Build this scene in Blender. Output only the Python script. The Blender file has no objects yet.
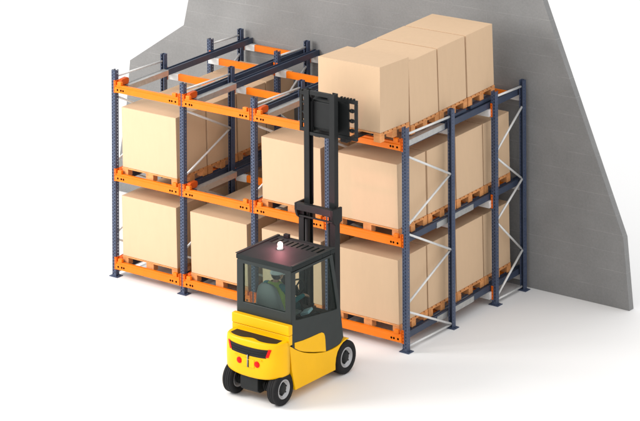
import bpy, bmesh, math, random
from mathutils import Vector, Matrix
random.seed(4)
scene = bpy.context.scene
COL = scene.collection
R = math.radians

# ------------------------------------------------------------------ materials
def mat(name, col, rough=.5, metal=0., coat=0., spec=.5, bump=0., bscale=40., var=0., vscale=6., emis=None, estr=0.,
        stretch=(1, 1, 1), rand=0., col2=None):
    m = bpy.data.materials.new(name); m.use_nodes = True
    nt = m.node_tree; b = nt.nodes['Principled BSDF']
    b.inputs['Base Color'].default_value = (*col, 1)
    b.inputs['Roughness'].default_value = rough
    b.inputs['Metallic'].default_value = metal
    b.inputs['Coat Weight'].default_value = coat
    b.inputs['Coat Roughness'].default_value = .12
    b.inputs['Specular IOR Level'].default_value = spec
    if emis:
        b.inputs['Emission Color'].default_value = (*emis, 1); b.inputs['Emission Strength'].default_value = estr
    if var or bump or rand:
        tc = nt.nodes.new('ShaderNodeTexCoord'); mp = nt.nodes.new('ShaderNodeMapping')
        mp.inputs['Scale'].default_value = stretch
        nt.links.new(tc.outputs['Object'], mp.inputs['Vector'])
        oi = nt.nodes.new('ShaderNodeObjectInfo')
        ad = nt.nodes.new('ShaderNodeVectorMath'); ad.operation = 'ADD'
        sc = nt.nodes.new('ShaderNodeVectorMath'); sc.operation = 'SCALE'
        sc.inputs[0].default_value = (17, 31, 23)
        nt.links.new(oi.outputs['Random'], sc.inputs['Scale'])
        nt.links.new(mp.outputs[0], ad.inputs[0]); nt.links.new(sc.outputs[0], ad.inputs[1])
        n = nt.nodes.new('ShaderNodeTexNoise'); n.inputs['Scale'].default_value = vscale; n.inputs['Detail'].default_value = 6
        n.inputs['Roughness'].default_value = .6
        nt.links.new(ad.outputs[0], n.inputs['Vector'])
        if var or rand:
            mr = nt.nodes.new('ShaderNodeMapRange')
            mr.inputs['From Min'].default_value = .3; mr.inputs['From Max'].default_value = .7
            mr.inputs['To Min'].default_value = 1 - var; mr.inputs['To Max'].default_value = 1 + var
            nt.links.new(n.outputs['Fac'], mr.inputs['Value'])
            mr2 = nt.nodes.new('ShaderNodeMapRange')
            mr2.inputs['To Min'].default_value = 1 - rand; mr2.inputs['To Max'].default_value = 1 + rand
            nt.links.new(oi.outputs['Random'], mr2.inputs['Value'])
            mu = nt.nodes.new('ShaderNodeMath'); mu.operation = 'MULTIPLY'
            nt.links.new(mr.outputs[0], mu.inputs[0]); nt.links.new(mr2.outputs[0], mu.inputs[1])
            vm = nt.nodes.new('ShaderNodeVectorMath'); vm.operation = 'SCALE'
            vm.inputs[0].default_value = col
            nt.links.new(mu.outputs[0], vm.inputs['Scale'])
            nt.links.new(vm.outputs[0], b.inputs['Base Color'])
        if bump:
            n2 = nt.nodes.new('ShaderNodeTexNoise'); n2.inputs['Scale'].default_value = bscale; n2.inputs['Detail'].default_value = 4
            nt.links.new(ad.outputs[0], n2.inputs['Vector'])
            bp = nt.nodes.new('ShaderNodeBump'); bp.inputs['Strength'].default_value = bump; bp.inputs['Distance'].default_value = .004
            nt.links.new(n2.outputs['Fac'], bp.inputs['Height']); nt.links.new(bp.outputs[0], b.inputs['Normal'])
    return m

M = dict(
    card=mat('cardboard', (.622, .437, .280), .75, var=.018, vscale=5, bump=.15, bscale=60, rand=.03, stretch=(2.2, 2.2, .6), spec=.25),
    wood=mat('pallet_wood', (.64, .285, .105), .7, var=.22, vscale=9, bump=.3, bscale=50, rand=.1, spec=.25),
    blue=mat('navy_paint', (.055, .074, .128), .45, coat=.1, spec=.35, var=.1, vscale=8),
    navy=mat('dark_navy_paint', (.042, .056, .092), .42, coat=.1, spec=.3, var=.1, vscale=8),
    orange=mat('orange_paint', (.82, .185, .004), .42, coat=.04, spec=.25, var=.05, vscale=7),
    orange_d=mat('deep_orange_paint', (.72, .125, .004), .42, coat=.04, spec=.25, var=.06, vscale=9),
    orange_g=mat('guide_orange_paint', (.60, .085, .004), .45, var=.06, vscale=9, spec=.3),
    hole=mat('dark_hole', (.006, .004, .003), .95, spec=0),
    galv=mat('galvanised_steel', (.46, .46, .45), .38, metal=.55, var=.12, vscale=20, bump=.05),
    zinc=mat('white_zinc', (.72, .72, .71), .4, metal=.15, var=.06, vscale=20),
    yellow=mat('yellow_paint', (.86, .458, .0), .4, coat=.06, spec=.18, var=.03, vscale=3, bump=.03, bscale=200),
    black=mat('black_paint', (.013, .0145, .015), .5, spec=.22, var=.12, vscale=8, bump=.05, bscale=150),
    roof=mat('charcoal_roof_paint', (.022, .026, .026), .7, spec=.12, var=.1, vscale=5),
    cab=mat('charcoal_cab_paint', (.020, .026, .025), .45, spec=.28, var=.1, vscale=5),
    rubber=mat('black_rubber', (.012, .012, .013), .8, spec=.25, var=.2, vscale=15, bump=.2, bscale=90),
    rim=mat('silver_rim', (.42, .42, .43), .42, metal=.5, var=.08, vscale=30),
    red=mat('red_lens', (.72, .006, .004), .35, spec=.15),
    seat=mat('grey_seat', (.15, .165, .165), .6, var=.08, vscale=14),
    panel=mat('pale_blue_plastic', (.34, .45, .52), .35),
    dark=mat('dark_plastic', (.010, .010, .011), .6, spec=.25),
    lime=mat('green_vest_cloth', (.30, .40, .06), .8, var=.1, vscale=20),
    teal=mat('teal_cloth', (.012, .13, .15), .85, var=.1, vscale=20),
    trouser=mat('dark_teal_cloth', (.01, .045, .055), .9),
    skin=mat('skin', (.55, .29, .19), .55),
    hair=mat('dark_hair', (.015, .01, .008), .7),
    helmet=mat('pale_helmet', (.80, .83, .84), .35, coat=.2),
    silver=mat('bright_steel', (.7, .7, .7), .25, metal=.9),
    lamp=mat('beacon_glow', (1, .9, .85), .4, emis=(1, .62, .55), estr=9),
)

def glass_mat():
    m = bpy.data.materials.new('cab_glass'); m.use_nodes = True; nt = m.node_tree; nt.nodes.clear()
    out = nt.nodes.new('ShaderNodeOutputMaterial'); mix = nt.nodes.new('ShaderNodeMixShader')
    tr = nt.nodes.new('ShaderNodeBsdfTransparent'); tr.inputs['Color'].default_value = (.75, .81, .79, 1)
    gl = nt.nodes.new('ShaderNodeBsdfGlossy'); gl.inputs['Roughness'].default_value = .03
    gl.inputs['Color'].default_value = (.9, .95, .93, 1)
    fr = nt.nodes.new('ShaderNodeValue'); fr.outputs[0].default_value = .018
    nt.links.new(fr.outputs[0], mix.inputs[0]); nt.links.new(tr.outputs[0], mix.inputs[1])
    nt.links.new(gl.outputs[0], mix.inputs[2]); nt.links.new(mix.outputs[0], out.inputs[0])
    return m
M['glass'] = glass_mat()

def wall_mat():
    m = bpy.data.materials.new('grey_block_masonry'); m.use_nodes = True; nt = m.node_tree
    b = nt.nodes['Principled BSDF']; b.inputs['Roughness'].default_value = .9; b.inputs['Specular IOR Level'].default_value = .2
    L = nt.links.new
    tc = nt.nodes.new('ShaderNodeTexCoord'); sp = nt.nodes.new('ShaderNodeSeparateXYZ'); cb = nt.nodes.new('ShaderNodeCombineXYZ')
    L(tc.outputs['Object'], sp.inputs[0]); L(sp.outputs['X'], cb.inputs['X']); L(sp.outputs['Z'], cb.inputs['Y'])
    br = nt.nodes.new('ShaderNodeTexBrick'); br.inputs['Scale'].default_value = 1
    br.inputs['Brick Width'].default_value = 9.7; br.inputs['Row Height'].default_value = .283
    br.inputs['Mortar Size'].default_value = .006; br.inputs['Mortar Smooth'].default_value = .4
    br.inputs['Color1'].default_value = (.205, .202, .198, 1); br.inputs['Color2'].default_value = (.222, .219, .214, 1)
    br.inputs['Mortar'].default_value = (.255, .252, .245, 1)
    # wobble so the joints are not ruler straight
    nz = nt.nodes.new('ShaderNodeTexNoise'); nz.inputs['Scale'].default_value = 3
    L(tc.outputs['Object'], nz.inputs['Vector'])
    vs = nt.nodes.new('ShaderNodeVectorMath'); vs.operation = 'SCALE'; vs.inputs['Scale'].default_value = .012
    L(nz.outputs['Color'], vs.inputs[0])
    va = nt.nodes.new('ShaderNodeVectorMath'); L(cb.outputs[0], va.inputs[0]); L(vs.outputs[0], va.inputs[1])
    L(va.outputs[0], br.inputs['Vector'])
    n = nt.nodes.new('ShaderNodeTexNoise'); n.inputs['Scale'].default_value = 30; n.inputs['Detail'].default_value = 10
    n.inputs['Roughness'].default_value = .75
    L(tc.outputs['Object'], n.inputs['Vector'])
    n3 = nt.nodes.new('ShaderNodeTexNoise'); n3.inputs['Scale'].default_value = 1.3; n3.inputs['Detail'].default_value = 3
    L(tc.outputs['Object'], n3.inputs['Vector'])
    ad = nt.nodes.new('ShaderNodeMath'); L(n.outputs['Fac'], ad.inputs[0]); L(n3.outputs['Fac'], ad.inputs[1])
    mr = nt.nodes.new('ShaderNodeMapRange'); mr.inputs['From Min'].default_value = .7; mr.inputs['From Max'].default_value = 1.3
    mr.inputs['To Min'].default_value = .86; mr.inputs['To Max'].default_value = 1.14
    L(ad.outputs[0], mr.inputs['Value'])
    # joints fade in and out
    n4 = nt.nodes.new('ShaderNodeTexNoise'); n4.inputs['Scale'].default_value = 2.1
    L(tc.outputs['Object'], n4.inputs['Vector'])
    mr4 = nt.nodes.new('ShaderNodeMapRange'); mr4.inputs['From Min'].default_value = .36; mr4.inputs['From Max'].default_value = .6
    L(n4.outputs['Fac'], mr4.inputs['Value'])
    mf = nt.nodes.new('ShaderNodeMath'); mf.operation = 'MULTIPLY'; L(br.outputs['Fac'], mf.inputs[0]); L(mr4.outputs[0], mf.inputs[1])
    mx = nt.nodes.new('ShaderNodeMix'); mx.data_type = 'RGBA'; L(mf.outputs[0], mx.inputs['Factor'])
    mx.inputs['A'].default_value = (.236, .235, .233, 1); mx.inputs['B'].default_value = (.285, .283, .278, 1)
    vm = nt.nodes.new('ShaderNodeVectorMath'); vm.operation = 'SCALE'
    L(mx.outputs['Result'], vm.inputs[0]); L(mr.outputs[0], vm.inputs['Scale']); L(vm.outputs[0], b.inputs['Base Color'])
    mm = nt.nodes.new('ShaderNodeMath'); mm.operation = 'MULTIPLY_ADD'; mm.inputs[1].default_value = -.3
    L(br.outputs['Fac'], mm.inputs[0]); L(n.outputs['Fac'], mm.inputs[2])
    bp = nt.nodes.new('ShaderNodeBump'); bp.inputs['Strength'].default_value = .5; bp.inputs['Distance'].default_value = .006
    L(mm.outputs[0], bp.inputs['Height']); L(bp.outputs[0], b.inputs['Normal'])
    return m
M['wall'] = wall_mat()
M['floor'] = mat('white_floor', (.93, .925, .92), .6, spec=.2)

# ------------------------------------------------------------------ mesh builder
class MB:
    def __init__(s): s.v = []; s.f = []; s.m = []; s.sm = []
    def add(s, vs, fs, mi=0, smooth=False):
        o = len(s.v); s.v += [tuple(v) for v in vs]
        for f in fs: s.f.append([o + i for i in f]); s.m.append(mi); s.sm.append(smooth)
        return s
    def box(s, x0, x1, y0, y1, z0, z1, mi=0, M4=None):
        vs = [Vector((x, y, z)) for x in (x0, x1) for y in (y0, y1) for z in (z0, z1)]
        if M4: vs = [M4 @ v for v in vs]
        return s.add(vs, [(0, 1, 3, 2), (4, 6, 7, 5), (0, 4, 5, 1), (2, 3, 7, 6), (0, 2, 6, 4), (1, 5, 7, 3)], mi)
    def bar(s, a, b, w, h=None, mi=0, up=(0, 0, 1)):       # rectangular bar from a to b
        a = Vector(a); b = Vector(b); d = (b - a).normalized(); h = h or w
        u = Vector(up)
        if abs(d.dot(u)) > .95: u = Vector((0, 1, 0))
        sx = d.cross(u).normalized() * w / 2; sy = sx.cross(d).normalized() * h / 2
        vs = [p + i * sx + j * sy for p in (a, b) for i, j in ((-1, -1), (1, -1), (1, 1), (-1, 1))]
        return s.add(vs, [(3, 2, 1, 0), (4, 5, 6, 7), (0, 1, 5, 4), (1, 2, 6, 5), (2, 3, 7, 6), (3, 0, 4, 7)], mi)
    def cone(s, a, b, r0, r1, n=16, mi=0, cap=True, smooth=True):
        a = Vector(a); b = Vector(b); d = (b - a).normalized()
        u = Vector((0, 0, 1)) if abs(d.z) < .9 else Vector((1, 0, 0))
        x = d.cross(u).normalized(); y = d.cross(x).normalized()
        vs = [p + r * (math.cos(t * 2 * math.pi / n) * x + math.sin(t * 2 * math.pi / n) * y) for p, r in ((a, r0), (b, r1)) for t in range(n)]
        s.add(vs, [(i, i + n, (i + 1) % n + n, (i + 1) % n) for i in range(n)], mi, smooth)
        if cap:
            o = len(s.v) - 2 * n
            s.f.append([o + i for i in range(n)]); s.m.append(mi); s.sm.append(False)
            s.f.append([o + n + i for i in reversed(range(n))]); s.m.append(mi); s.sm.append(False)
        return s
    def cyl(s, a, b, r, n=16, mi=0): return s.cone(a, b, r, r, n, mi)
    def lathe(s, prof, c, axis='x', n=32, mi=0, sign=1):   # prof: (along axis, radius)
        c = Vector(c); vs = []
        for t, r in prof:
            for k in range(n):
                a = k * 2 * math.pi / n; p, q = r * math.cos(a), r * math.sin(a)
                vs.append(c + (Vector((sign * t, p, q)) if axis == 'x' else Vector((p, q, sign * t))))
        fs = []
        for i in range(len(prof) - 1):
            for k in range(n):
                fs.append((i * n + k, (i + 1) * n + k, (i + 1) * n + (k + 1) % n, i * n + (k + 1) % n))
        return s.add(vs, fs, mi, True)
    def prism(s, poly, a, b, axis='x', mi=0, smooth=False):
        def P(p, t):
            return {'x': (t, p[0], p[1]), 'y': (p[0], t, p[1]), 'z': (p[0], p[1], t)}[axis]
        n = len(poly)
        s.add([P(p, a) for p in poly] + [P(p, b) for p in poly], [(i, (i + 1) % n, (i + 1) % n + n, i + n) for i in range(n)], mi, smooth)
        o = len(s.v) - 2 * n
        s.f.append([o + i for i in reversed(range(n))]); s.m.append(mi); s.sm.append(False)
        s.f.append([o + n + i for i in range(n)]); s.m.append(mi); s.sm.append(False)
        return s
    def ball(s, c, r, n=12, mi=0, sc=(1, 1, 1)):
        prof = [(-r * math.cos(math.pi * i / n) * sc[2], max(1e-5, r * math.sin(math.pi * i / n))) for i in range(n + 1)]
        o = len(s.v); s.lathe(prof, c, 'z', n * 2, mi)
        for i in range(o, len(s.v)):
            v = s.v[i]; s.v[i] = (c[0] + (v[0] - c[0]) * sc[0], c[1] + (v[1] - c[1]) * sc[1], v[2])
        return s
    def mesh(s, name, mats, org=(0, 0, 0)):
        me = bpy.data.meshes.new(name)
        me.from_pydata([(v[0] - org[0], v[1] - org[1], v[2] - org[2]) for v in s.v], [], s.f)
        for m in mats: me.materials.append(M[m])
        for p, mi, sm in zip(me.polygons, s.m, s.sm): p.material_index = mi; p.use_smooth = sm
        bm = bmesh.new(); bm.from_mesh(me); bmesh.ops.recalc_face_normals(bm, faces=bm.faces); bm.to_mesh(me); bm.free()
        me.update(); return me
    def build(s, name, mats, parent=None, bevel=0, seg=2, org=None):
        if isinstance(mats, str): mats = [mats]
        org = org or (parent_world(parent) if parent else (0, 0, 0))
        o = bpy.data.objects.new(name, s.mesh(name, mats, org)); COL.objects.link(o)
        if parent:
            o.parent = parent
            pw = parent_world(parent); o.location = tuple(org[i] - pw[i] for i in range(3))
        else: o.location = org
        o['_w'] = tuple(org)
        if bevel:
            b = o.modifiers.new('bevel', 'BEVEL'); b.width = bevel; b.segments = seg; b.limit_method = 'ANGLE'; b.angle_limit = R(35)
            b.harden_normals = True
            for p in o.data.polygons: p.use_smooth = True
            b.harden_normals = True
        return o
def parent_world(p): return tuple(p['_w'])
def empty(name, loc, parent=None):
    o = bpy.data.objects.new(name, None); COL.objects.link(o); o.empty_display_size = .1
    o['_w'] = tuple(loc)
    if parent: o.parent = parent; pw = parent_world(parent); o.location = tuple(loc[i] - pw[i] for i in range(3))
    else: o.location = loc
    return o
def tag(o, label, cat, group=None, kind=None):
    if label: o['label'] = label
    if cat: o['category'] = cat
    if group: o['group'] = group
    if kind: o['kind'] = kind
    return o
def clone(o, parent=None, loc=None):
    c = o.copy(); COL.objects.link(c)
    if parent is not None: c.parent = parent
    if loc is not None: c.location = loc
    for ch in list(o.children): clone(ch, c)
    return c

# ------------------------------------------------------------------ setting
f = MB(); f.add([(-400, -400, 0), (400, -400, 0), (400, 400, 0), (-400, 400, 0)], [(0, 1, 2, 3)])
fl = f.build('floor', 'floor'); fl['kind'] = 'structure'
w = MB()
w.prism([(-2.94, 0), (7.41, 0), (7.31, 1.09), (5.892, 4.54), (5.60, 5.25), (2.3, 5.38), (-1.08, 5.2),
         (-1.255, 3.57), (-1.36, 3.13), (-2.58, 2.34), (-2.667, 1.558)], 3.37, 3.50, 'y')
wall = w.build('block_wall', 'wall', bevel=.004, seg=1)
tag(wall, 'grey block wall with jagged cut edges standing behind the pallet rack', 'wall')

# ------------------------------------------------------------------ rack
BAY = 1.4; NB = 4; H = 3.286
DY = [0, 1.205, 2.418, 3.225]
LV = [0, 1.403, 2.806]               # level offsets
rack = empty('pallet_rack', (2.8, 1.6, 0))
tag(rack, 'blue and orange steel push-back pallet rack with four lanes on three levels', 'rack')

def post_mesh(sgn):                  # sgn -1: slotted web towards the front
    b = MB(); hw = .037; t = .004; yw = sgn * .045; yi = yw - sgn * t
    y0, y1 = min(yw, yi), max(yw, yi)
    # web with two rows of real slots
    cols = [-.018, .018]; sw = .0065; sh = .014; pitch = .05
    b.box(-hw, cols[0] - sw, y0, y1, 0.01, H); b.box(cols[0] + sw, cols[1] - sw, y0, y1, 0.01, H); b.box(cols[1] + sw, hw, y0, y1, 0.01, H)
    for ci, cx in enumerate(cols):
        z = .01; k = 0
        while z < H - .001:
            zc = .05 + k * pitch + (.025 if ci else 0)
            top = min(zc - sh, H)
            if top > z: b.box(cx - sw, cx + sw, y0, y1, z, top)
            z = zc + sh; k += 1
    # flanges with one row of round-ish holes near the open edge
    ye = -sgn * .036
    for sx in (-1, 1):
        xa, xb = sorted((sx * hw, sx * (hw - t)))
        ya, yb = sorted((yi, ye))
        ym = -sgn * .012
        p, q = ym - .006, ym + .006
        b.box(xa, xb, ya, p, .01, H); b.box(xa, xb, q, yb, .01, H)
        z = .01; k = 0
        while z < H - .001:
            zc = .075 + k * .05; top = min(zc - .008, H)
            if top > z: b.box(xa, xb, p, q, z, top)
            z = zc + .008; k += 1
        xl = sorted((sx * hw, sx * (hw - .014)))
        b.box(xl[0], xl[1], *sorted((ye, ye - sgn * t)), .01, H)
    return b.mesh('upright', ['blue'])
PM = {-1: post_mesh(-1), 1: post_mesh(1)}
bp = MB(); bp.box(-.085, .085, -.07, .07, 0, .012)
bp.box(-.05, .05, -.055, .055, .012, .02)
for sx in (-1, 1): bp.cyl((sx * .066, 0, .012), (sx * .066, 0, .026), .010, 8)
bpm = bp.mesh('base_plate', ['blue'])

def link(name, me, parent, loc):
    o = bpy.data.objects.new(name, me); COL.objects.link(o); o.parent = parent
    pw = parent_world(parent); o.location = tuple(loc[i] - pw[i] for i in range(3)); o['_w'] = tuple(loc); return o

def brace(a, b):
    m = MB(); a = Vector(a); b = Vector(b)
    m.bar(a, b, .034, .022, up=(1, 0, 0)); return m
for i in range(NB + 1):
    x = i * BAY
    for (k0, k1) in ((0, 1), (2, 3)):
        fr = empty('upright_frame', (x, DY[k0], 0), rack)
        for k, sg in ((k0, -1), (k1, 1)):
            link('upright', PM[sg], fr, (x, DY[k], 0)); link('base_plate', bpm, fr, (x, DY[k], 0))
        if k0 == 0:
            a, b = .035, 1.175
            segs = [((a, 3.17), (b, 3.17)), ((a, 2.85), (b, 2.315)), ((b, 2.30), (a, 1.82)), ((a, 1.715), (b, 1.185)), ((b, 1.17), (a, .68)),
                    ((a, .576), (b, .07)), ((a, .062), (b, .052))]
        else:
            a, b = 2.45, 3.19
            segs = [((a, 3.19), (b, 3.185)), ((a, 2.35), (b, 2.87)), ((a, 2.26), (b, 1.76)), ((b, 1.745), (a, 1.285)), ((a, 1.27), (b, .65)), ((b, .635), (a, .125)),
                    ((a, .062), (b, .062))]
        for n, ((ya, za), (yb, zb)) in enumerate(segs):
            dx = .006 if n % 2 else -.006
            m = MB(); A = Vector((x + dx * 1.5, ya, za)); B = Vector((x + dx * 1.5, yb, zb))
            m.cyl(A, B, .017, 10)
            m.build('brace', 'zinc', fr)

# front beams
fb = MB()
zt = .118
fb.prism([(-.066, 0), (-.066, .082), (-.052, .092), (-.052, zt), (-.006, zt), (-.006, 0)], .045, BAY - .045, 'x')
for xs in (0, 1):
    for d in (.105, .178, .222):
        xx = d if xs == 0 else BAY - d
        fb.cyl((xx, -.0668, .045), (xx, -.060, .045), .017, 14, mi=1)
fbm = fb.mesh('front_beam', ['orange', 'hole'])
cn = MB()                                               # connector, left end of a lane
cn.box(.013, .047, -.0515, -.0465, -.012, .185); cn.box(.0435, .0475, -.0515, .03, -.012, .185)
cn.box(.0475, .062, -.062, -.02, -.004, .175)
for z in (.02, .07, .12, .165): cn.cyl((.024, -.052, z), (.024, -.050, z), .007, 8, mi=1)
cnm = cn.mesh('connector', ['orange_d', 'hole'])
cnr = MB(); cnr.box(-.047, -.013, -.0515, -.0465, -.012, .185); cnr.box(-.0475, -.0435, -.0515, .03, -.012, .185)
cnr.box(-.062, -.0475, -.062, -.02, -.004, .175)
for z in (.02, .07, .12, .165): cnr.cyl((-.024, -.052, z), (-.024, -.050, z), .007, 8, mi=1)
cnrm = cnr.mesh('connector', ['orange_d', 'hole'])
st = MB(); st.box(.098, .178, -.0675, -.012, zt + .0005, zt + .058)
stm = st.mesh('stop_block', ['orange'])
gd = MB(); gd.prism([(.0, .10), (.0, .185), (.02, .200), (.15, .21), (.185, .19), (.19, .14), (.17, .10)], .063, .135, 'x')
gdm = gd.mesh('pallet_guide', ['orange_g'])
for l in range(3):
    zb = LV[l] + .138
    for i in range(NB):
        x = i * BAY
        o = link('front_beam', fbm, rack, (x, 0, zb))
        link('connector', cnm, o, (x, 0, zb)); link('connector', cnrm, o, (x + BAY, 0, zb))
        s1 = link('stop_block', stm, o, (x, 0, zb)); s2 = link('stop_block', stm, o, (x + BAY - .276, 0, zb))
        g = link('pallet_guide', gdm, o, (x, 0, zb + .0))
        for s_ in (s1, s2, g):
            b_ = s_.modifiers.new('bevel', 'BEVEL'); b_.width = .010; b_.segments = 2; b_.limit_method = 'ANGLE'

# cross beams with white end brackets
RB = lambda y: .135 + .03 * y                           # rail underside above the level offset
RT = lambda y: RB(y) + .082                             # rail top
cb = MB(); cb.box(.26, BAY - .26, -.025, .025, -.105, 0)
cbm = cb.mesh('cross_beam', ['orange'])
cm = MB()
for s0, s1_ in ((.0385, .2595),): cm.box(s0, s1_, -.03, .03, -.108, .0)
ebl = cm.mesh('end_bracket', ['zinc'])
cm = MB(); cm.box(-.2595, -.0385, -.03, .03, -.108, .0)
ebr = cm.mesh('end_bracket', ['zinc'])
CCM = {}
for s_ in (-1, 1):
    cc = MB(); cc.box(*sorted((s_ * .012, s_ * .046)), -.003, .003, -.12, .09)
    for z in (-.09, -.04, .01, .06):
        for yy in (-1, 1): cc.cyl((s_ * .027, yy * .0025, z), (s_ * .027, yy * .004, z), .006, 8, mi=1)
    CCM[s_] = cc.mesh('beam_connector', ['orange_d', 'hole'])
for l in range(3):
    for (yc, yk) in ((1.205 + .079, 1.205 + .0485), (2.418 - .079, 2.418 - .0485), (3.225 + .079, 3.225 + .0485)):
        zz = LV[l] + RB(yc) - .0
        for i in range(NB):
            o = link('cross_beam', cbm, rack, (i * BAY, yc, zz))
            link('end_bracket', ebl, o, (i * BAY, yc, zz)); link('end_bracket', ebr, o, ((i + 1) * BAY, yc, zz))
            link('connector', CCM[1], o, (i * BAY, yk, zz)); link('connector', CCM[-1], o, ((i + 1) * BAY, yk, zz))
# rails running back into the lanes
def rail_mesh(x0, x1):
    m = MB(); ya, yb = .0, 3.355
    def sheared(xa, xb, za, zb):
        vs = [(x, y, RB(y) + z) for x in (xa, xb) for y in (ya, yb) for z in (za, zb)]
        m.add(vs, [(0, 1, 3, 2), (4, 6, 7, 5), (0, 4, 5, 1), (2, 3, 7, 6), (0, 2, 6, 4), (1, 5, 7, 3)])
    sheared(x0, x1, .0, .010); sheared(x0 + .03, x1 - .03, .010, .064); sheared(x0, x1, .064, .074)
    sheared(x0, x0 + .014, .0745, .094); sheared(x1 - .014, x1, .0745, .094); sheared((x0 + x1) / 2 - .006, (x0 + x1) / 2 + .006, .074, .082)
    sheared(x1 - .006, x1, .010, .064); sheared(x0, x0 + .006, .01, .064)
    return m.mesh('lane_rail', ['navy'])
RLm = rail_mesh(.068, .165); RRm = rail_mesh(BAY - .165, BAY - .068)
for l in range(3):
    for i in range(NB):
        link('lane_rail', RLm, rack, (i * BAY, 0, LV[l])); link('lane_rail', RRm, rack, (i * BAY, 0, LV[l]))

# ------------------------------------------------------------------ carts
def cart_obj(outer):
    y0, y1 = .10, 1.10
    e = empty('roller_cart', (0, 0, 0))
    for sx, nm in ((0, 0), (1, 1)):
        m = MB()
        xa, xb = (.10, .19) if sx == 0 else ((BAY - .19, BAY - .10) if outer else (BAY - .19, BAY - .14))
        def sh(xc, xd, za, zb, ya=y0, yb=y1):
            vs = [(x, y, RT(y) + z) for x in (xc, xd) for y in (ya, yb) for z in (za, zb)]
            m.add(vs, [(0, 1, 3, 2), (4, 6, 7, 5), (0, 4, 5, 1), (2, 3, 7, 6), (0, 2, 6, 4), (1, 5, 7, 3)])
        sh(xa, xb, .008, .014)
        xi = xb if sx == 0 else xa
        if sx == 1 and not outer: sh(xa, xa + .006, -.075, .008); sh(xb - .006, xb, .014, .022)
        elif sx == 0: sh(xb - .006, xb, -.075, .008); sh(xa, xa + .006, .014, .022)
        else: sh(xa, xa + .006, -.075, .008); sh(xb - .006, BAY - .058, .008, .016); sh(BAY - .0645, BAY - .058, -.068, .0075)
        m.build('side_rail', 'galv', e)
    for y in (.16,):
        m = MB(); m.box(.19, BAY - .19, y - .025, y + .025, RT(y) - .07, RT(y) - .035); m.build('cross_tie', 'galv', e)
    return e
PROTO = {False: cart_obj(False), True: cart_obj(True)}; cused = set()
CARTS = [(0, 2, 0, 'galvanised cart frame at the empty front of the top level, leftmost lane'),
         (1, 2, 0, 'galvanised cart frame at the empty front of the top level, second lane from left'),
         (2, 2, 0, 'galvanised cart frame at the empty front of the top level, beside the raised forks'),
         (1, 1, 0, 'galvanised cart frame in the only empty lane of the middle level'),
         (3, 2, .02, 'galvanised cart frame under the second box of the top row'),
         (3, 1, .8, 'galvanised cart frame under the second box of the rightmost middle lane'),
         (3, 0, .8, 'galvanised cart frame under the second box of the rightmost bottom lane')]
for i, l, dy, lab in CARTS:
    ov = i == 3
    c = PROTO[ov] if ov not in cused else clone(PROTO[ov]); cused.add(ov)
    c.location = (i * BAY, dy, LV[l] + .03 * dy - (.021 if dy > .5 else 0))
    tag(c, lab, 'cart', 'roller carts in the rack lanes')

# ------------------------------------------------------------------ boxes and pallets
BW, BD = 1.115, .738; PH = .138
def box_mesh(h):
    m = MB(); m.box(-BW / 2, BW / 2, -BD / 2, BD / 2, 0, h); return m.mesh('cardboard_box', ['card'])
BM1 = box_mesh(.955)
pm = MB()
PW, PD = 1.13, .762
for k in range(7):
    yc = -PD / 2 + .045 + k * (PD - .09) / 6
    pm.box(-PW / 2, PW / 2, yc - .045, yc + .040, PH - .022, PH - .002)
for bx in (-1, 0, 1):
    xc = bx * (PW / 2 - .06)
    wx = .06 if bx else .075
    pm.box(xc - wx * .98, xc + wx * .98, -PD / 2 + .004, PD / 2 - .004, PH - .042, PH - .0225)
    for by in (-1, 0, 1):
        yc = by * (PD / 2 - .06)
        pm.box(xc - wx, xc + wx, yc - .055, yc + .055, 0, PH - .0425)
palm = pm.mesh('wooden_pallet', ['wood'])
slope = math.atan(.03)
LN = ['leftmost', 'second', 'third', 'rightmost']; LVN = ['bottom', 'middle', 'top']; ORD = ['front', 'second', 'third', 'rearmost']
def stack(i, l, k, y0, dz=0, tilt=slope, skip=False):
    yc = y0 + .7725 / 2
    zb = LV[l] + RT(yc) + .001 + dz
    xc = i * BAY + .70
    jig = random.uniform(-.004, .004)
    p = bpy.data.objects.new('wooden_pallet', palm); COL.objects.link(p)
    p.location = (xc + jig, yc, zb); p.rotation_euler = (tilt, 0, 0)
    b_ = p.modifiers.new('bevel', 'BEVEL'); b_.width = .003; b_.segments = 1; b_.limit_method = 'ANGLE'
    b = bpy.data.objects.new('cardboard_box', BM1); COL.objects.link(b)
    b.location = (xc + jig + random.uniform(-.003, .003), yc - math.sin(tilt) * PH, zb + PH); b.rotation_euler = (tilt, 0, random.uniform(-.002, .002))
    b_ = b.modifiers.new('bevel', 'BEVEL'); b_.width = .0025; b_.segments = 1; b_.limit_method = 'ANGLE'
    where = ('%s box from the front' % ORD[k] if k in (1, 2) else '%s box' % ORD[k])
    lane = {0: 'leftmost lane', 1: 'second lane from left', 2: 'third lane from left', 3: 'rightmost lane'}[i]
    if l == 2:
        if k == 0:
            tag(b, 'tan cardboard box lifted by the forklift, front of the top row', 'box')
            tag(p, 'wooden pallet on the forks under the front box of the top row', 'pallet')
        else:
            tag(b, 'tan cardboard box, %s in the top row of the rack' % {1: 'second from the front', 2: 'third from the front', 3: 'rearmost'}[k], 'box')
            tag(p, 'wooden pallet under the %s box of the top row' % {1: 'second', 2: 'third', 3: 'rearmost'}[k], 'pallet')
    else:
        tag(b, 'tan cardboard box, %s, %s level, %s' % ({0: 'frontmost', 1: 'second from the front', 2: 'third from the front', 3: 'rearmost'}[k], LVN[l], lane), 'box')
        tag(p, 'wooden pallet under the %s, %s level, %s' % (where, LVN[l], lane), 'pallet')
    b['group'] = 'cardboard boxes stored on the rack'; p['group'] = 'wooden pallets under the boxes'
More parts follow.
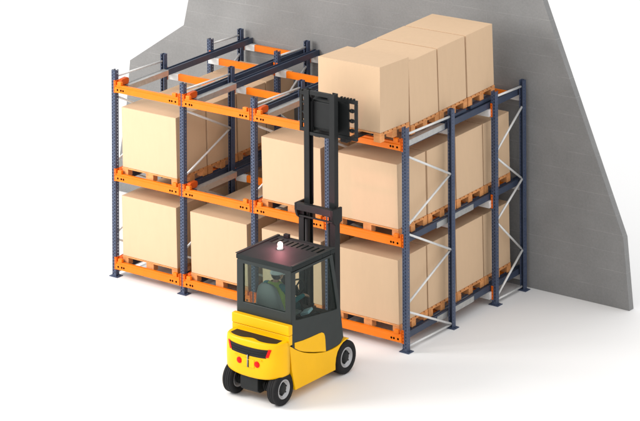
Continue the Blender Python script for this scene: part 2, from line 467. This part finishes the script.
def cradle(k, y0, dz, lab):          # low cart carrying a pallet that is being pushed back
    e = empty('roller_cart', (3 * BAY + .7, y0 + .386, LV[2] + RT(y0 + .386)))
    for sx in (-1, 1):
        m = MB(); xm = 3 * BAY + .7 + sx * .545
        yc = y0 + .386
        bot = lambda y: LV[2] + RT(y) + .014
        top = lambda y: LV[2] + RT(yc) + dz + .047 * (y - yc)
        ya, yb = y0 + .05, y0 + .70
        m.prism([(ya, bot(ya)), (yb, bot(yb)), (yb, top(yb)), (ya, top(ya))], xm - .04, xm + .04, 'x')
        m.build('side_rail', 'navy', e)
        for y in (y0 + .16, y0 + .6):
            if sx > 0: m = MB(); m.box(3 * BAY + .7 - .504, 3 * BAY + .7 + .504, y - .03, y + .03, bot(y) + .004, top(y) - .004); m.build('cross_tie', 'galv', e)
    tag(e, lab, 'cart', 'roller carts in the rack lanes')
for l in (0, 1):
    for i in range(NB):
        if l == 1 and i == 1: continue
        for k in range(4):
            stack(i, l, k, .003 + k * .7725)
for k in range(4):
    if k == 0: stack(3, 2, 0, -.46, dz=.115, tilt=0)
    else:
        dzz = .030 + .017 * (-.07 + k * .7725); stack(3, 2, k, -.46 + k * .7725 + .015, dz=dzz, tilt=.047)
        if k > 1: cradle(k, -.46 + k * .7725 + .015, dzz, 'dark cart frame under the %s pallet of the top row' % {2: 'third', 3: 'rearmost'}[k])

# ------------------------------------------------------------------ forklift
XC = 4.9
fk = empty('forklift', (XC, -1.9, 0))
tag(fk, 'yellow counterbalance forklift with dark cab lifting a box to the top level', 'forklift')
X0, X1 = 4.405, 5.395

def smooth_poly(pts, it=2):
    return pts
# chassis with the side skirts
ch = MB()
prof = [(-2.425, .15), (-1.475, .142), (-1.478, .22), (-1.462, .31), (-1.425, .385), (-1.365, .44), (-1.29, .478), (-1.20, .492), (-1.15, .487), (-1.145, .500),
        (-1.175, .510), (-1.20, .512), (-1.28, .503), (-1.36, .478), (-1.44, .462), (-1.55, .458), (-1.672, .466), (-1.80, .487), (-1.95, .522), (-2.10, .568), (-2.216, .61), (-2.33, .665),
        (-2.43, .72), (-2.50, .768), (-2.556, .803), (-2.535, .66), (-2.505, .45)]
ch.prism(prof, X0, X1, 'x')
chs = ch.build('chassis', 'yellow', fk, bevel=.012, seg=3)
# dark underbody (narrower)
ub = MB(); ub.box(4.62, 5.18, -2.5, -1.0, .16, .45); ub.box(4.75, 5.05, -1.15, -.98, .12, .6); ub.build('underbody', 'black', fk, bevel=.01)
# rear counterweight : lofted rounded block
def plan(t):      # half outline from right front round the rear to left front, inset t
    pts = []
    for k in range(41):
        u = k / 40 * 2 - 1                                  # -1 right .. 1 left
        a = u * math.pi / 2
        n = 3.4
        c, s_ = math.cos(a), math.sin(a)
        rx = .497 - t; ry = .30 - t
        px = math.copysign(abs(s_) ** (2 / n), s_) * rx; py = abs(c) ** (2 / n) * ry
        pts.append((XC - px, -2.558 - py * (1.0)))
    return pts
cw = MB()
layers = [(.405, .028), (.415, .010), (.44, .0), (.60, -.004), (.80, .0), (.850, .006), (.866, .020), (.868, .035)]
rows = []
vs = []
npt = 41
for z, t in layers:
    for (x, y) in plan(t):
        e = abs(x - XC) / .497
        zz = z
        if z < .45: zz = z - .055 * (1 - e ** 2)
        yy = y
        if z > .84: zz = z
        vs.append((x, yy, zz))
fs = []
for j in range(len(layers) - 1):
    for k in range(npt - 1):
        a = j * npt + k; fs.append((a, a + 1, a + npt + 1, a + npt))
cw.add(vs, fs, 0, True)
top = [(len(layers) - 1) * npt + k for k in range(npt)]
cw.f.append(top); cw.m.append(0); cw.sm.append(False)
cw.f.append(list(reversed(range(npt)))); cw.m.append(0); cw.sm.append(False)
# close the front
fr_ = [j * npt for j in range(len(layers))] + [j * npt + npt - 1 for j in reversed(range(len(layers)))]
cw.f.append(fr_); cw.m.append(0); cw.sm.append(False)
cwo = cw.build('counterweight', 'yellow', fk)
def yrear(x, t=0):   # rear surface y at x
    u = min(1, abs(x - XC) / (.501 - t)); return -2.558 - (.304 - t) * (1 - u ** 3.4) ** (1 / 3.4)
# dark recess on top (wavy rear edge)
rc = MB(); poly = []
for k in range(31):
    x = 4.495 + k * (5.305 - 4.495) / 30
    e = (x - XC) / .405
    y = yrear(x, .045) + .012 + .055 * math.exp(-((x - XC) / .11) ** 2)
    y = min(y, -2.60 - .0)
    poly.append((x, y))
poly += [(5.30, -2.598), (4.50, -2.598)]
rc.prism(poly, .8685, .8705, 'z'); rc.build('rear_tray', 'dark', fk)
# vent slot across the rear following the curve, plus red tail lights
def wrap(x0, x1, zf0, zf1, off, name, matn, parent, n=24, th=.006, sl=(0, 0)):
    m = MB(); vs = []
    for k in range(n + 1):
        u = k / n; xb = x0 + (x1 - x0) * u; xt = (x0 + sl[0]) + (x1 + sl[1] - x0 - sl[0]) * u
        yb = yrear(xb) + .004 - off; yt = yrear(xt) + .004 - off
        vs += [(xb, yb, zf0(xb)), (xt, yt, zf1(xt)), (xt, yt + th + .02, zf1(xt)), (xb, yb + th + .02, zf0(xb))]
    fs = []
    for k in range(n):
        a = 4 * k
        for q in range(4): fs.append((a + q, a + (q + 1) % 4, a + 4 + (q + 1) % 4, a + 4 + q))
    fs += [(0, 1, 2, 3), (4 * n + 3, 4 * n + 2, 4 * n + 1, 4 * n)]
    m.add(vs, fs); return m.build(name, matn, parent)
bend = lambda x: .018 * (1 - ((x - XC) / .35) ** 2)
vent = wrap(4.600, 5.200, lambda x: .678 - bend(x), lambda x: .795 - bend(x), .006, 'vent', 'dark', fk, sl=(-.045, .045))
wrap(4.59, 5.21, lambda x: .742 - bend(x), lambda x: .748 - bend(x), .012, 'vent_slat', 'black', vent)
wrap(4.60, 5.20, lambda x: .712 - bend(x), lambda x: .717 - bend(x), .012, 'vent_slat', 'black', vent)
wrap(4.561, 4.603, lambda x: .688, lambda x: .800, .010, 'tail_light', 'red', fk, n=6, sl=(-.040, -.042))
wrap(5.197, 5.239, lambda x: .688, lambda x: .800, .010, 'tail_light', 'red', fk, n=6, sl=(.042, .040))
# number-plate recess, tow pin, reflectors
rp = MB(); rp.box(4.79, 5.01, -2.8685, -2.85, .50, .62); rp.build('tow_plate', 'yellow', fk, bevel=.006)
rp = MB(); rp.box(4.66, 5.14, -2.868, -2.85, .628, .640); rp.build('rear_trim', 'yellow', fk, bevel=.003)
tp = MB(); tp.box(4.884, 4.916, -2.872, -2.86, .50, .60, 0); tp.box(4.884, 4.916, -2.872, -2.86, .615, .68, 0); tp.cyl((4.9, -2.878, .505), (4.9, -2.878, .675), .006, 10, 1)
tp.build('tow_pin', ['dark', 'galv'], fk)
for sx in (-1, 1):
    m = MB(); m.lathe([(.0, .001), (.0, .036), (.006, .044), (.012, .044)], (XC + sx * .155, 0, 0), 'x', 20)
    # re-aim the disc so it faces backwards
    m.v = [(XC + sx * .155 + (v[1]), -2.872 + (v[0] - (XC + sx * .155)), .565 + v[2]) for v in m.v]
    m.build('reflector', 'red', fk)
# hood block behind the cab
hb = MB(); hb.box(4.385, 5.40, -2.578, -2.49, .938, 1.078); hb.build('hood', 'yellow', fk, bevel=.014, seg=3)
hb = MB(); hb.box(4.392, 5.393, -2.572, -2.49, .80, .934); hb.build('hood_base', 'yellow', fk, bevel=.006)
# rear axle box and axle
ab = MB(); ab.prism([(-2.80, .16), (-2.80, .33), (-2.77, .40), (-2.5, .40), (-2.5, .12), (-2.74, .12)], 4.71, 5.02, 'x'); ab.build('axle_housing', 'black', fk, bevel=.012)
ax = MB(); ax.cyl((4.5, -2.64, .22), (5.3, -2.64, .22), .05, 16)
for k in range(5): ax.cyl((5.06 + k * .035, -2.64, .22), (5.078 + k * .035, -2.64, .22), .085, 20); ax.cyl((4.56 + k * .035, -2.64, .22), (4.578 + k * .035, -2.64, .22), .08, 20)
ax.build('rear_axle', 'black', fk)
# wheels
def wheel(xo, yc, r, wdt, sx, name='wheel'):
    e = empty(name, (xo, yc, r), fk)
    m = MB(); W = wdt
    prof = [(0.02, r * .60), (.004, r * .66), (0, r * .80), (.006, r * .92), (.02, r * .985), (.035, r)]
    # tread with grooves
    g = [(.035, r)]
    nb = 3; step = (W - .07) / nb
    for k in range(nb):
        a = .035 + k * step
        g += [(a + step * .86, r), (a + step * .88, r * .955), (a + step * .98, r * .955), (a + step, r)]
    prof = prof[:-1] + g[:-1] + [(W - .03, r), (W - .02, r * .985), (W - .006, r * .92), (W, r * .8), (W - .004, r * .66), (W - .02, r * .6)]
    m.lathe(prof, (xo, yc, r), 'x', 48, 0, -sx)
    m.build('tyre', 'rubber', e)
    m = MB()
    m.lathe([(.018, r * .61), (.010, r * .585), (.012, r * .53), (.035, r * .50), (.045, r * .40), (.045, r * .30)], (xo, yc, r), 'x', 40, 0, -sx)
    m.lathe([(W - .02, r * .61), (W - .012, r * .56), (W - .05, r * .48), (W - .05, .001)], (xo, yc, r), 'x', 32, 0, -sx)
    rimo = m.build('rim', 'rim', e)
    m = MB()
    m.lathe([(.046, r * .42), (.040, r * .30), (.022, r * .27), (.012, r * .20), (.012, .001)], (xo, yc, r), 'x', 24, 0, -sx)
    for k in range(6):
        a = k * math.pi / 3 + .3; p = (yc + r * .36 * math.cos(a), r + r * .36 * math.sin(a))
        m.cyl((xo - sx * .05, p[0], p[1]), (xo - sx * .030, p[0], p[1]), r * .055, 8)
    m.build('hub', 'black', rimo)
for sx, xo in ((1, 5.402), (-1, 4.398)):
    wheel(xo, -1.2, .236, .17, sx)
for sx, xo in ((1, 5.375), (-1, 4.425)):
    wheel(xo, -2.645, .222, .165, sx)
# cab
def ring(m, pts_out, pts_in, a, b, mi=0):   # frame between two matching YZ outlines, from x=a to x=b
    n = len(pts_out)
    V = [(a, *p) for p in pts_out] + [(a, *p) for p in pts_in] + [(b, *p) for p in pts_out] + [(b, *p) for p in pts_in]
    F = []
    for i in range(n):
        j = (i + 1) % n
        F += [(i, j, n + j, n + i), (2 * n + i, 3 * n + i, 3 * n + j, 2 * n + j), (i, 2 * n + i, 2 * n + j, j), (n + i, n + j, 3 * n + j, 3 * n + i)]
    m.add(V, F, mi)
YR = -2.488
for sx in (1, -1):
    xo = 5.388 if sx > 0 else 4.412; xi = xo - sx * .035
    a, b = sorted((xo, xi))
    out = [(YR, .70), (-2.33, .66), (-1.672, .460), (-1.36, .47), (-1.275, .54), (-1.345, .985), (-1.53, 1.80), (YR, 1.80)]
    inn = [(-2.405, 1.118), (-2.30, 1.098), (-1.672, 1.02), (-1.50, 1.0), (-1.43, .995), (-1.43, 1.03), (-1.60, 1.765), (-2.405, 1.765)]
    m = MB(); ring(m, out, inn, a, b)
    # yellow step cover drawn proud of the door
    d = m.build('side_frame', 'cab', fk, bevel=.010)
    m = MB(); m.prism(inn, (a + b) / 2 - .003, (a + b) / 2 + .003, 'x'); m.build('window', 'glass', d)
    m = MB(); xx = (xo, xo + sx * .0065)
    pl = [(-2.435, .735), (-2.33, .672), (-2.216, .622), (-2.0, .553), (-1.85, .512), (-1.705, .474), (-1.718, .64), (-1.728, .70), (-1.752, .745), (-1.80, .770), (-1.87, .776), (-2.05, .780), (-2.25, .790), (-2.438, .812)]
    m.prism(pl, min(xx), max(xx), 'x'); m.build('step_cover', 'yellow', fk, bevel=.003)
# rear wall of the cab : frame with a window
m = MB()
def frame_xz(m, o, i, ya, yb):
    n = len(o); V = [(p[0], ya, p[1]) for p in o] + [(p[0], ya, p[1]) for p in i] + [(p[0], yb, p[1]) for p in o] + [(p[0], yb, p[1]) for p in i]; F = []
    for k in range(n):
        j = (k + 1) % n
        F += [(k, j, n + j, n + k), (2 * n + k, 3 * n + k, 3 * n + j, 2 * n + j), (k, 2 * n + k, 2 * n + j, j), (n + k, n + j, 3 * n + j, 3 * n + k)]
    m.add(V, F)
frame_xz(m, [(4.425, 1.0), (5.375, 1.0), (5.375, 1.82), (4.425, 1.82)], [(4.53, 1.225), (5.27, 1.225), (5.27, 1.765), (4.53, 1.765)], YR - .005, YR + .04)
rw = m.build('rear_frame', 'cab', fk, bevel=.008)
m = MB(); m.box(4.53, 5.27, YR + .014, YR + .020, 1.225, 1.765); m.build('window', 'glass', rw)
# front frame of the cab (mostly behind the mast)
m = MB()
for x in (4.475, 5.325): m.bar((x, -1.33, .50), (x, -1.34, .90), .05, .04, up=(0, 1, 0)); m.bar((x, -1.34, .90), (x, -1.53, 1.80), .05, .04, up=(0, 1, 0))
m.box(4.501, 5.299, -1.36, -1.32, .55, .86); m.box(4.501, 5.299, -1.54, -1.50, 1.75, 1.80)
m.build('front_frame', 'cab', fk)
# roof with slotted front part
m = MB(); m.box(4.405, 5.405, -2.50, -1.80, 1.815, 1.882); m.box(4.405, 5.405, -1.60, -1.485, 1.815, 1.882)
m.box(4.405, 4.47, -1.80, -1.60, 1.815, 1.882); m.box(5.33, 5.405, -1.80, -1.60, 1.815, 1.882)
roof = m.build('roof', 'roof', fk, bevel=.012)
m = MB()
for k in range(9):
    x = 4.54 + k * .09; m.box(x - .028, x + .028, -1.80, -1.60, 1.83, 1.878)
m.build('roof_bars', 'cab', roof)
for sx in (-1, 1):      # roof edge trims
    m = MB(); x = XC + sx * .49; m.box(x - .022, x + .022, -2.49, -1.50, 1.8825, 1.896); m.build('roof_trim', 'cab', roof, bevel=.005)
m = MB(); m.box(4.53, 4.62, -1.56, -1.50, 1.883, 1.935); m.build('work_light', 'dark', roof, bevel=.01)
# beacon
bc = empty('beacon', (4.80, -1.985, 1.882), fk)
m = MB(); m.lathe([(0, .045), (.018, .045), (.024, .034), (.03, .001)], (4.80, -1.985, 1.883), 'z', 20); m.build('beacon_base', 'zinc', bc)
m = MB(); m.lathe([(.031, .001), (.031, .034), (.075, .037), (.095, .026), (.104, .001)], (4.80, -1.985, 1.883), 'z', 20); m.build('lamp', 'lamp', bc)
# interior: seat, wheel, console
st_ = empty('seat', (4.84, -2.2, .8), fk)
m = MB()
secs = [(.96, .245, .07, -2.20), (1.08, .245, .075, -2.22), (1.2, .225, .07, -2.25), (1.34, .185, .06, -2.28), (1.43, .15, .05, -2.295), (1.475, .10, .03, -2.30), (1.49, .02, .01, -2.30)]
vs = []; nn = 20
for z, a, b, yc in secs:
    for k in range(nn):
        t = k * 2 * math.pi / nn; c, s_ = math.cos(t), math.sin(t)
        vs.append((4.81 + a * math.copysign(abs(c) ** .6, c), yc + b * math.copysign(abs(s_) ** .7, s_), z))
m.add(vs, [(j * nn + k, (j + 1) * nn + k, (j + 1) * nn + (k + 1) % nn, j * nn + (k + 1) % nn) for j in range(len(secs) - 1) for k in range(nn)], 0, True)
m.build('backrest', 'seat', st_)
m = MB(); m.box(4.60, 5.06, -2.26, -1.80, .90, 1.02); m.build('seat_cushion', 'seat', st_, bevel=.03, seg=3)
m = MB(); m.box(4.5, 5.3, -2.44, -1.75, .48, .90); m.build('seat_deck', 'dark', fk, bevel=.02)
sw = empty('steering_wheel', (4.80, -1.62, 1.26), fk)
m = MB(); Rr = .135; ns = 28; nr = 8; vs = []
mat4 = Matrix.Translation((4.80, -1.62, 1.24)) @ Matrix.Rotation(R(35), 4, 'X')
for k in range(ns):
    a = k * 2 * math.pi / ns
    for q in range(nr):
        b = q * 2 * math.pi / nr; rr = Rr + .012 * math.cos(b); vs.append(mat4 @ Vector((rr * math.cos(a), rr * math.sin(a), .012 * math.sin(b))))
m.add(vs, [(k * nr + q, ((k + 1) % ns) * nr + q, ((k + 1) % ns) * nr + (q + 1) % nr, k * nr + (q + 1) % nr) for k in range(ns) for q in range(nr)], 0, True)
for a in (0, 120, 240): m.bar(mat4 @ Vector((0, 0, 0)), mat4 @ Vector((Rr * math.cos(R(a + 90)), Rr * math.sin(R(a + 90)), 0)), .02, .012)
m.cyl(mat4 @ Vector((0, 0, .01)), mat4 @ Vector((0, 0, -.02)), .03, 14); m.build('wheel_rim', 'dark', sw)
m = MB(); m.cyl(mat4 @ Vector((0, 0, -.02)), (4.80, -1.46, .80), .03, 12); m.build('steering_column', 'dark', sw)
m = MB(); m.box(4.5, 5.3, -1.52, -1.38, .60, .93); m.build('dashboard', 'dark', fk, bevel=.02)
m = MB(); m.box(5.10, 5.26, -2.05, -1.75, .90, 1.02); m.build('armrest_console', 'dark', fk, bevel=.015)
m = MB(); m.box(-.075, .075, -.065, .065, 0, .04, 0, Matrix.Translation((5.25, -1.95, 1.06)) @ Matrix.Rotation(R(-25), 4, 'Y') @ Matrix.Rotation(R(15), 4, 'X')); m.build('control_panel', 'panel', fk, bevel=.006)
m = MB(); m.cyl((5.17, -1.75, 1.0), (5.18, -1.72, 1.10), .009, 10); m.ball((5.18, -1.72, 1.105), .02, 8); m.build('control_lever', 'dark', fk)
# mast
ms = empty('mast', (XC, -1.15, 0), fk)
def channel(m, x0, x1, y0, y1, z0, z1, side):   # C section opening towards the mast centre
    t = .016
    m.box(x0, x1, y0, y0 + t, z0, z1); m.box(x0, x1, y1 - t, y1, z0, z1)
    if side < 0: m.box(x0, x0 + t, y0 + t, y1 - t, z0, z1)
    else: m.box(x1 - t, x1, y0 + t, y1 - t, z0, z1)
for sd in (-1, 1):
    a, b = (4.575, 4.665) if sd < 0 else (5.135, 5.225)
    m = MB(); channel(m, a, b, -1.245, -1.125, .09, 2.26, sd); m.build('outer_channel', 'black', ms)
    a, b = (4.628, 4.718) if sd < 0 else (5.082, 5.172)
    m = MB(); channel(m, a, b, -1.18, -1.085, .25, 3.95, sd); m.build('inner_channel', 'black', ms)
    xx = 4.70 if sd < 0 else 5.10
    m = MB(); m.cyl((xx, -1.215, .15), (xx, -1.215, 2.1), .028, 14); m.cyl((xx, -1.20, 2.1), (xx, -1.20, 2.3), .016, 12); m.build('lift_cylinder', 'black', ms)
m = MB(); m.box(4.575, 5.225, -1.325, -1.246, 2.235, 2.335)
m.prism([(-1.325, 2.235), (-1.325, 2.335), (-1.09, 2.335), (-1.09, 2.13), (-1.24, 2.10), (-1.29, 2.14)], 4.557, 4.595, 'x')
m.prism([(-1.325, 2.235), (-1.325, 2.335), (-1.09, 2.335), (-1.09, 2.13), (-1.24, 2.10), (-1.29, 2.14)], 5.205, 5.243, 'x')
m.box(4.596, 5.204, -1.275, -1.250, 2.13, 2.155)
m.build('cross_head', 'black', ms, bevel=.006)
for q in ((4.60, 5.20, -1.24, -1.20, .35, .45), (4.72, 5.08, -1.17, -1.12, 3.885, 3.94), (4.72, 5.08, -1.17, -1.12, 3.30, 3.345)):
    m = MB(); m.box(*q); m.build('cross_member', 'black', ms)
m = MB()
for x in (4.74, 5.06):
    m.bar((x, -1.12, 3.86), (x, -1.12, 2.3), .022, .008)
    m.cyl((x - .015, -1.12, 3.87), (x + .015, -1.12, 3.87), .045, 18)
m.build('chain', 'dark', ms)
# fork carriage
cg = empty('fork_carriage', (XC, -.95, 3.3), fk)
CL, CR = 4.385, 5.415; CZ0, CZ1 = 3.265, 3.85; yA, yB = -.965, -.925
m = MB()
m.box(CL, CR, yA, yB, CZ1 - .055, CZ1); m.box(CL, CR, yA, yB, CZ0, CZ0 + .055)
for x in (CL, CR - .045): m.box(x, x + .045, yA + .001, yB - .001, CZ0 + .0551, CZ1 - .0551)
m.box(4.53, 5.27, yA + .004, yB - .004, CZ0 + .0551, CZ1 - .0551)
x = CL + .02
while x < CR - .03:
    if not 4.70 < x < 5.08: m.box(x, x + .028, yA, yB, CZ1 + .0002, CZ1 + .022)
    x += .055
m.build('backrest', 'black', cg, bevel=.004, seg=1)
m = MB()
for z in (3.405, 3.545, 3.69):
    for a, b in ((CL + .045, 4.53), (5.27, CR - .045)): m.cyl((a, -.945, z), (b, -.945, z), .018, 10); m.cyl((a + .03, -.945, z), (a + .07, -.945, z), .03, 10)
m.build('rung', 'black', cg)
m = MB(); m.box(4.72, 5.08, -1.08, yA - .001, 3.36, 3.80); m.box(4.735, 5.065, -1.10, -1.081, 3.40, 3.78); m.build('carriage_plate', 'black', cg, bevel=.01)
for xf in (4.66, 5.14):
    m = MB(); m.prism([(-.924, 3.60), (-.885, 3.60), (-.885, 3.238), (-.85, 3.232), (.22, 3.222), (.22, 3.212), (-.90, 3.196), (-.924, 3.215)], xf - .05, xf + .05, 'x')
    m.build('fork', 'dark', cg, bevel=.004)
for sd, xx in ((1, 5.08), (-1, 4.72)):
    m = MB(); m.box(min(xx, xx - sd * .02), max(xx, xx - sd * .02), -1.14, -.97, 3.34, 3.78); m.build('roller_bracket', 'black', cg)

# ------------------------------------------------------------------ driver
def driver():
    dg_root = None
    pb = MB()
    def limb(a, b, ra, rb):
        pb.cone(a, b, ra, rb, 14); pb.ball(a, ra, 8); pb.ball(b, rb, 8)
    X = 4.80
    hip = (X, -2.10, 1.06); ch_ = (X + .005, -2.115, 1.34); sh = 1.435
    # torso as ellipsoids
    pb.ball((X, -2.09, 1.08), .14, 10, sc=(1.05, .85, .8)); pb.ball((X, -2.10, 1.20), .13, 10, sc=(1.05, .78, 1.0))
    pb.ball((X, -2.105, 1.34), .14, 10, sc=(1.15, .78, .95)); limb((X - .12, -2.11, sh - .01), (X + .12, -2.11, sh - .01), .055, .055)
    limb((X, -2.10, 1.43), (X + .004, -2.085, 1.53), .045, .042)
    # head
    hc = Vector((X + .01, -2.065, 1.585))
    pb.ball(tuple(hc), .078, 12, sc=(.92, 1.08, 1.18)); pb.ball((hc.x + .012, hc.y + .035, hc.z - .045), .05, 10, sc=(.9, 1, .9))
    d = Vector((.35, .94, 0)).normalized(); r_ = Vector((d.y, -d.x, 0))
    pb.cone(hc + d * .075 + Vector((0, 0, .005)), hc + d * .100 + Vector((0, 0, -.02)), .009, .014, 10); pb.ball(tuple(hc + d * .092 + Vector((0, 0, -.02))), .014, 6)
    for s_ in (-1, 1): pb.ball(tuple(hc + r_ * s_ * .072 + Vector((0, 0, -.01))), .018, 6, sc=(.6, .8, 1.2))
    pb.ball(tuple(hc + d * .08 + Vector((0, 0, -.048))), .016, 6, sc=(1.2, 1, .5))
    # legs, seated
    for s_ in (-1, 1):
        hp = (X + s_ * .075, -2.08, 1.05); kn = (X + s_ * .11, -1.74, 1.06); an = (X + s_ * .10, -1.66, .74); to = (X + s_ * .10, -1.55, .70)
        limb(hp, kn, .078, .055); limb(kn, an, .054, .036); limb(an, to, .036, .032)
    # arms
    RS = (X + .155, -2.11, 1.42); RE = (X + .225, -1.95, 1.22); RW = (5.03, -1.74, 1.235)
    LS = (X - .155, -2.11, 1.42); LE = (X - .20, -1.93, 1.24); LW = (X - .13, -1.735, 1.255)
    for S, E, W in ((RS, RE, RW), (LS, LE, LW)):
        limb(S, E, .052, .040); limb(E, W, .040, .026)
    def hand(W, dirv, up, thumb):
        W = Vector(W); dirv = Vector(dirv).normalized(); up = Vector(up).normalized(); sd = dirv.cross(up).normalized()
        palm = W + dirv * .045
        for q in (-1, -.33, .33, 1): limb(tuple(W + sd * q * .012), tuple(palm + sd * q * .026 + dirv * .005), .014, .012)
        for q, ln in ((-1.1, .048), (-.37, .058), (.37, .055), (1.1, .043)):
            b0 = palm + sd * q * .028 + dirv * .008; b1 = b0 + dirv * ln * .5 - up * .010; b2 = b1 + dirv * ln * .2 - up * ln * .45
            limb(tuple(b0), tuple(b1), .0085, .0078); limb(tuple(b1), tuple(b2), .0078, .0068)
        t0 = W + sd * thumb * .024 + dirv * .015; t1 = t0 + sd * thumb * .022 + dirv * .03; t2 = t1 + dirv * .022 - up * .018
        limb(tuple(t0), tuple(t1), .011, .009); limb(tuple(t1), tuple(t2), .009, .0075)
    hand(RW, (.12, .9, -.15), (0, .1, 1), -1)
    hand(LW, (.25, .9, .1), (0, -.1, 1), 1)
    root = (4.80, -2.1, 1.0)
    me = pb.mesh('person', ['skin', 'teal', 'trouser', 'lime'], root)
    tmp = bpy.data.objects.new('tmp', me); COL.objects.link(tmp)
    rm = tmp.modifiers.new('r', 'REMESH'); rm.mode = 'VOXEL'; rm.voxel_size = .0062; rm.use_smooth_shade = True
    sm = tmp.modifiers.new('s', 'SMOOTH'); sm.iterations = 3; sm.factor = .5
    dg = bpy.context.evaluated_depsgraph_get()
    me2 = bpy.data.meshes.new_from_object(tmp.evaluated_get(dg)); me2.name = 'person'
    bpy.data.objects.remove(tmp)
    me2.materials.clear()
    for k in ('skin', 'teal', 'trouser', 'lime', 'dark'): me2.materials.append(M[k])
    RWv = Vector(RW) - Vector(root); LWv = Vector(LW) - Vector(root)
    for p in me2.polygons:
        c = p.center; w_ = c + Vector(root); mi = 0
        if w_.z > 1.47 and abs(w_.x - X) < .105: mi = 0
        else:
            mi = 1
            if w_.z < 1.12 and abs(w_.x - X) < .20 : mi = 2
            if abs(w_.x - X) < .135 and w_.z > 1.10 and w_.y < -1.96: mi = 1
            if w_.y > RW[1] - .004 and w_.x > X + .16 and w_.z > 1.10: mi = 0
            if w_.y > LW[1] - .004 and w_.x < X + .02 and w_.z > 1.14: mi = 0
            if w_.z < .735: mi = 4
        p.material_index = mi; p.use_smooth = True
    po = bpy.data.objects.new('person', me2); COL.objects.link(po); po.location = (root[0], root[1], root[2] - .028); po['_w'] = root
    tag(po, 'seated forklift driver in green vest and white helmet reaching towards the controls', 'person')
    # vest: torso shell
    m = MB(); vs = []; nn = 28
    sec = [(1.10, .158, .128), (1.20, .152, .118), (1.30, .166, .120), (1.38, .172, .118), (1.435, .150, .092), (1.470, .105, .072), (1.492, .066, .056)]
    for z, a, b in sec:
        for k in range(nn):
            t = k * 2 * math.pi / nn; c, s_ = math.cos(t), math.sin(t)
            vs.append((X + a * math.copysign(abs(c) ** .8, c), -2.105 + b * math.copysign(abs(s_) ** .85, s_), z))
    m.add(vs, [(j * nn + k, j * nn + (k + 1) % nn, (j + 1) * nn + (k + 1) % nn, (j + 1) * nn + k) for j in range(len(sec) - 1) for k in range(nn)], 0, True)
    m.build('vest', 'lime', po)
    # helmet with brim
    m = MB(); hz = hc + Vector((0, -.004, .012))
    prof = [(0.0, .104), (.004, .097), (.03, .094), (.06, .078), (.082, .045), (.09, .001)]
    m.lathe(prof, tuple(hz), 'z', 28)
    nn = 14; vs = []
    for k in range(nn):
        a = R(-70 + 140 * k / (nn - 1)); dd = d * math.cos(a) + r_ * math.sin(a)
        ext = .028 * math.cos(a * 1.1)
        vs += [hz + dd * .094 + Vector((0, 0, .006)), hz + dd * (.104 + ext) - Vector((0, 0, .006)), hz + dd * (.104 + ext) - Vector((0, 0, .010)), hz + dd * .094]
    m.add(vs, [(4 * k + q, 4 * k + (q + 1) % 4, 4 * k + 4 + (q + 1) % 4, 4 * k + 4 + q) for k in range(nn - 1) for q in range(4)], 0, True)
    m.build('helmet', 'helmet', po)
    m = MB(); m.ball(tuple(hc + Vector((0, -.02, -.008))), .078, 10, sc=(.96, 1.0, .9)); m.build('hair', 'hair', po)
    for s_ in (-1, 1):
        m = MB(); m.ball(tuple(hc + d * .077 + r_ * s_ * .028 + Vector((0, 0, .004))), .009, 6); m.build('eye', 'dark', po)
driver()

# ------------------------------------------------------------------ light
wd = bpy.data.worlds.new('World'); scene.world = wd; wd.use_nodes = True
bg = wd.node_tree.nodes['Background']; bg.inputs[0].default_value = (1.0, 1.0, 1.0, 1); bg.inputs[1].default_value = 1.14
def area(loc, tgt, size, power, col):
    l = bpy.data.lights.new('key_light', 'AREA'); l.shape = 'DISK'; l.size = size; l.energy = power; l.color = col
    o = bpy.data.objects.new('key_light', l); COL.objects.link(o); o.location = loc
    o.rotation_euler = (Vector(tgt) - Vector(loc)).to_track_quat('-Z', 'Y').to_euler(); return o
area((-3.5, -8.5, 7.5), (2.2, 0, 1.2), 6.5, 1450, (1, .965, .925))
pl = bpy.data.lights.new('beacon_light', 'POINT'); pl.energy = 16; pl.specular_factor = .15; pl.color = (1, .30, .36); pl.shadow_soft_size = .03
po = bpy.data.objects.new('beacon_light', pl); COL.objects.link(po); po.location = (4.80, -1.985, 2.06)

# ------------------------------------------------------------------ camera
cam = bpy.data.cameras.new('camera'); co = bpy.data.objects.new('camera', cam); COL.objects.link(co); scene.camera = co
cam.sensor_fit = 'HORIZONTAL'; cam.sensor_width = 36; cam.lens = 2590.65 / 640 * 36
cam.shift_y = -816.77 / 640; cam.shift_x = 0
cam.clip_start = 1; cam.clip_end = 2000
r = Vector((.8051, .5931, -.0046)).normalized(); fw = Vector((-.5931, .8051, 0)); u = r.cross(fw)
fw = fw.normalized(); u = r.cross(fw).normalized(); r = fw.cross(u)
mx = Matrix((r, u, -fw)).transposed().to_4x4(); mx.translation = Vector((27.0983, -31.2061, 14.0146)); co.matrix_world = mx

for o in scene.objects:
    if '_w' in o: del o['_w']
scene.view_settings.view_transform = 'Standard'; scene.view_settings.look = 'None'; scene.view_settings.exposure = 0; scene.view_settings.gamma = 1
scene.render.engine = 'CYCLES'
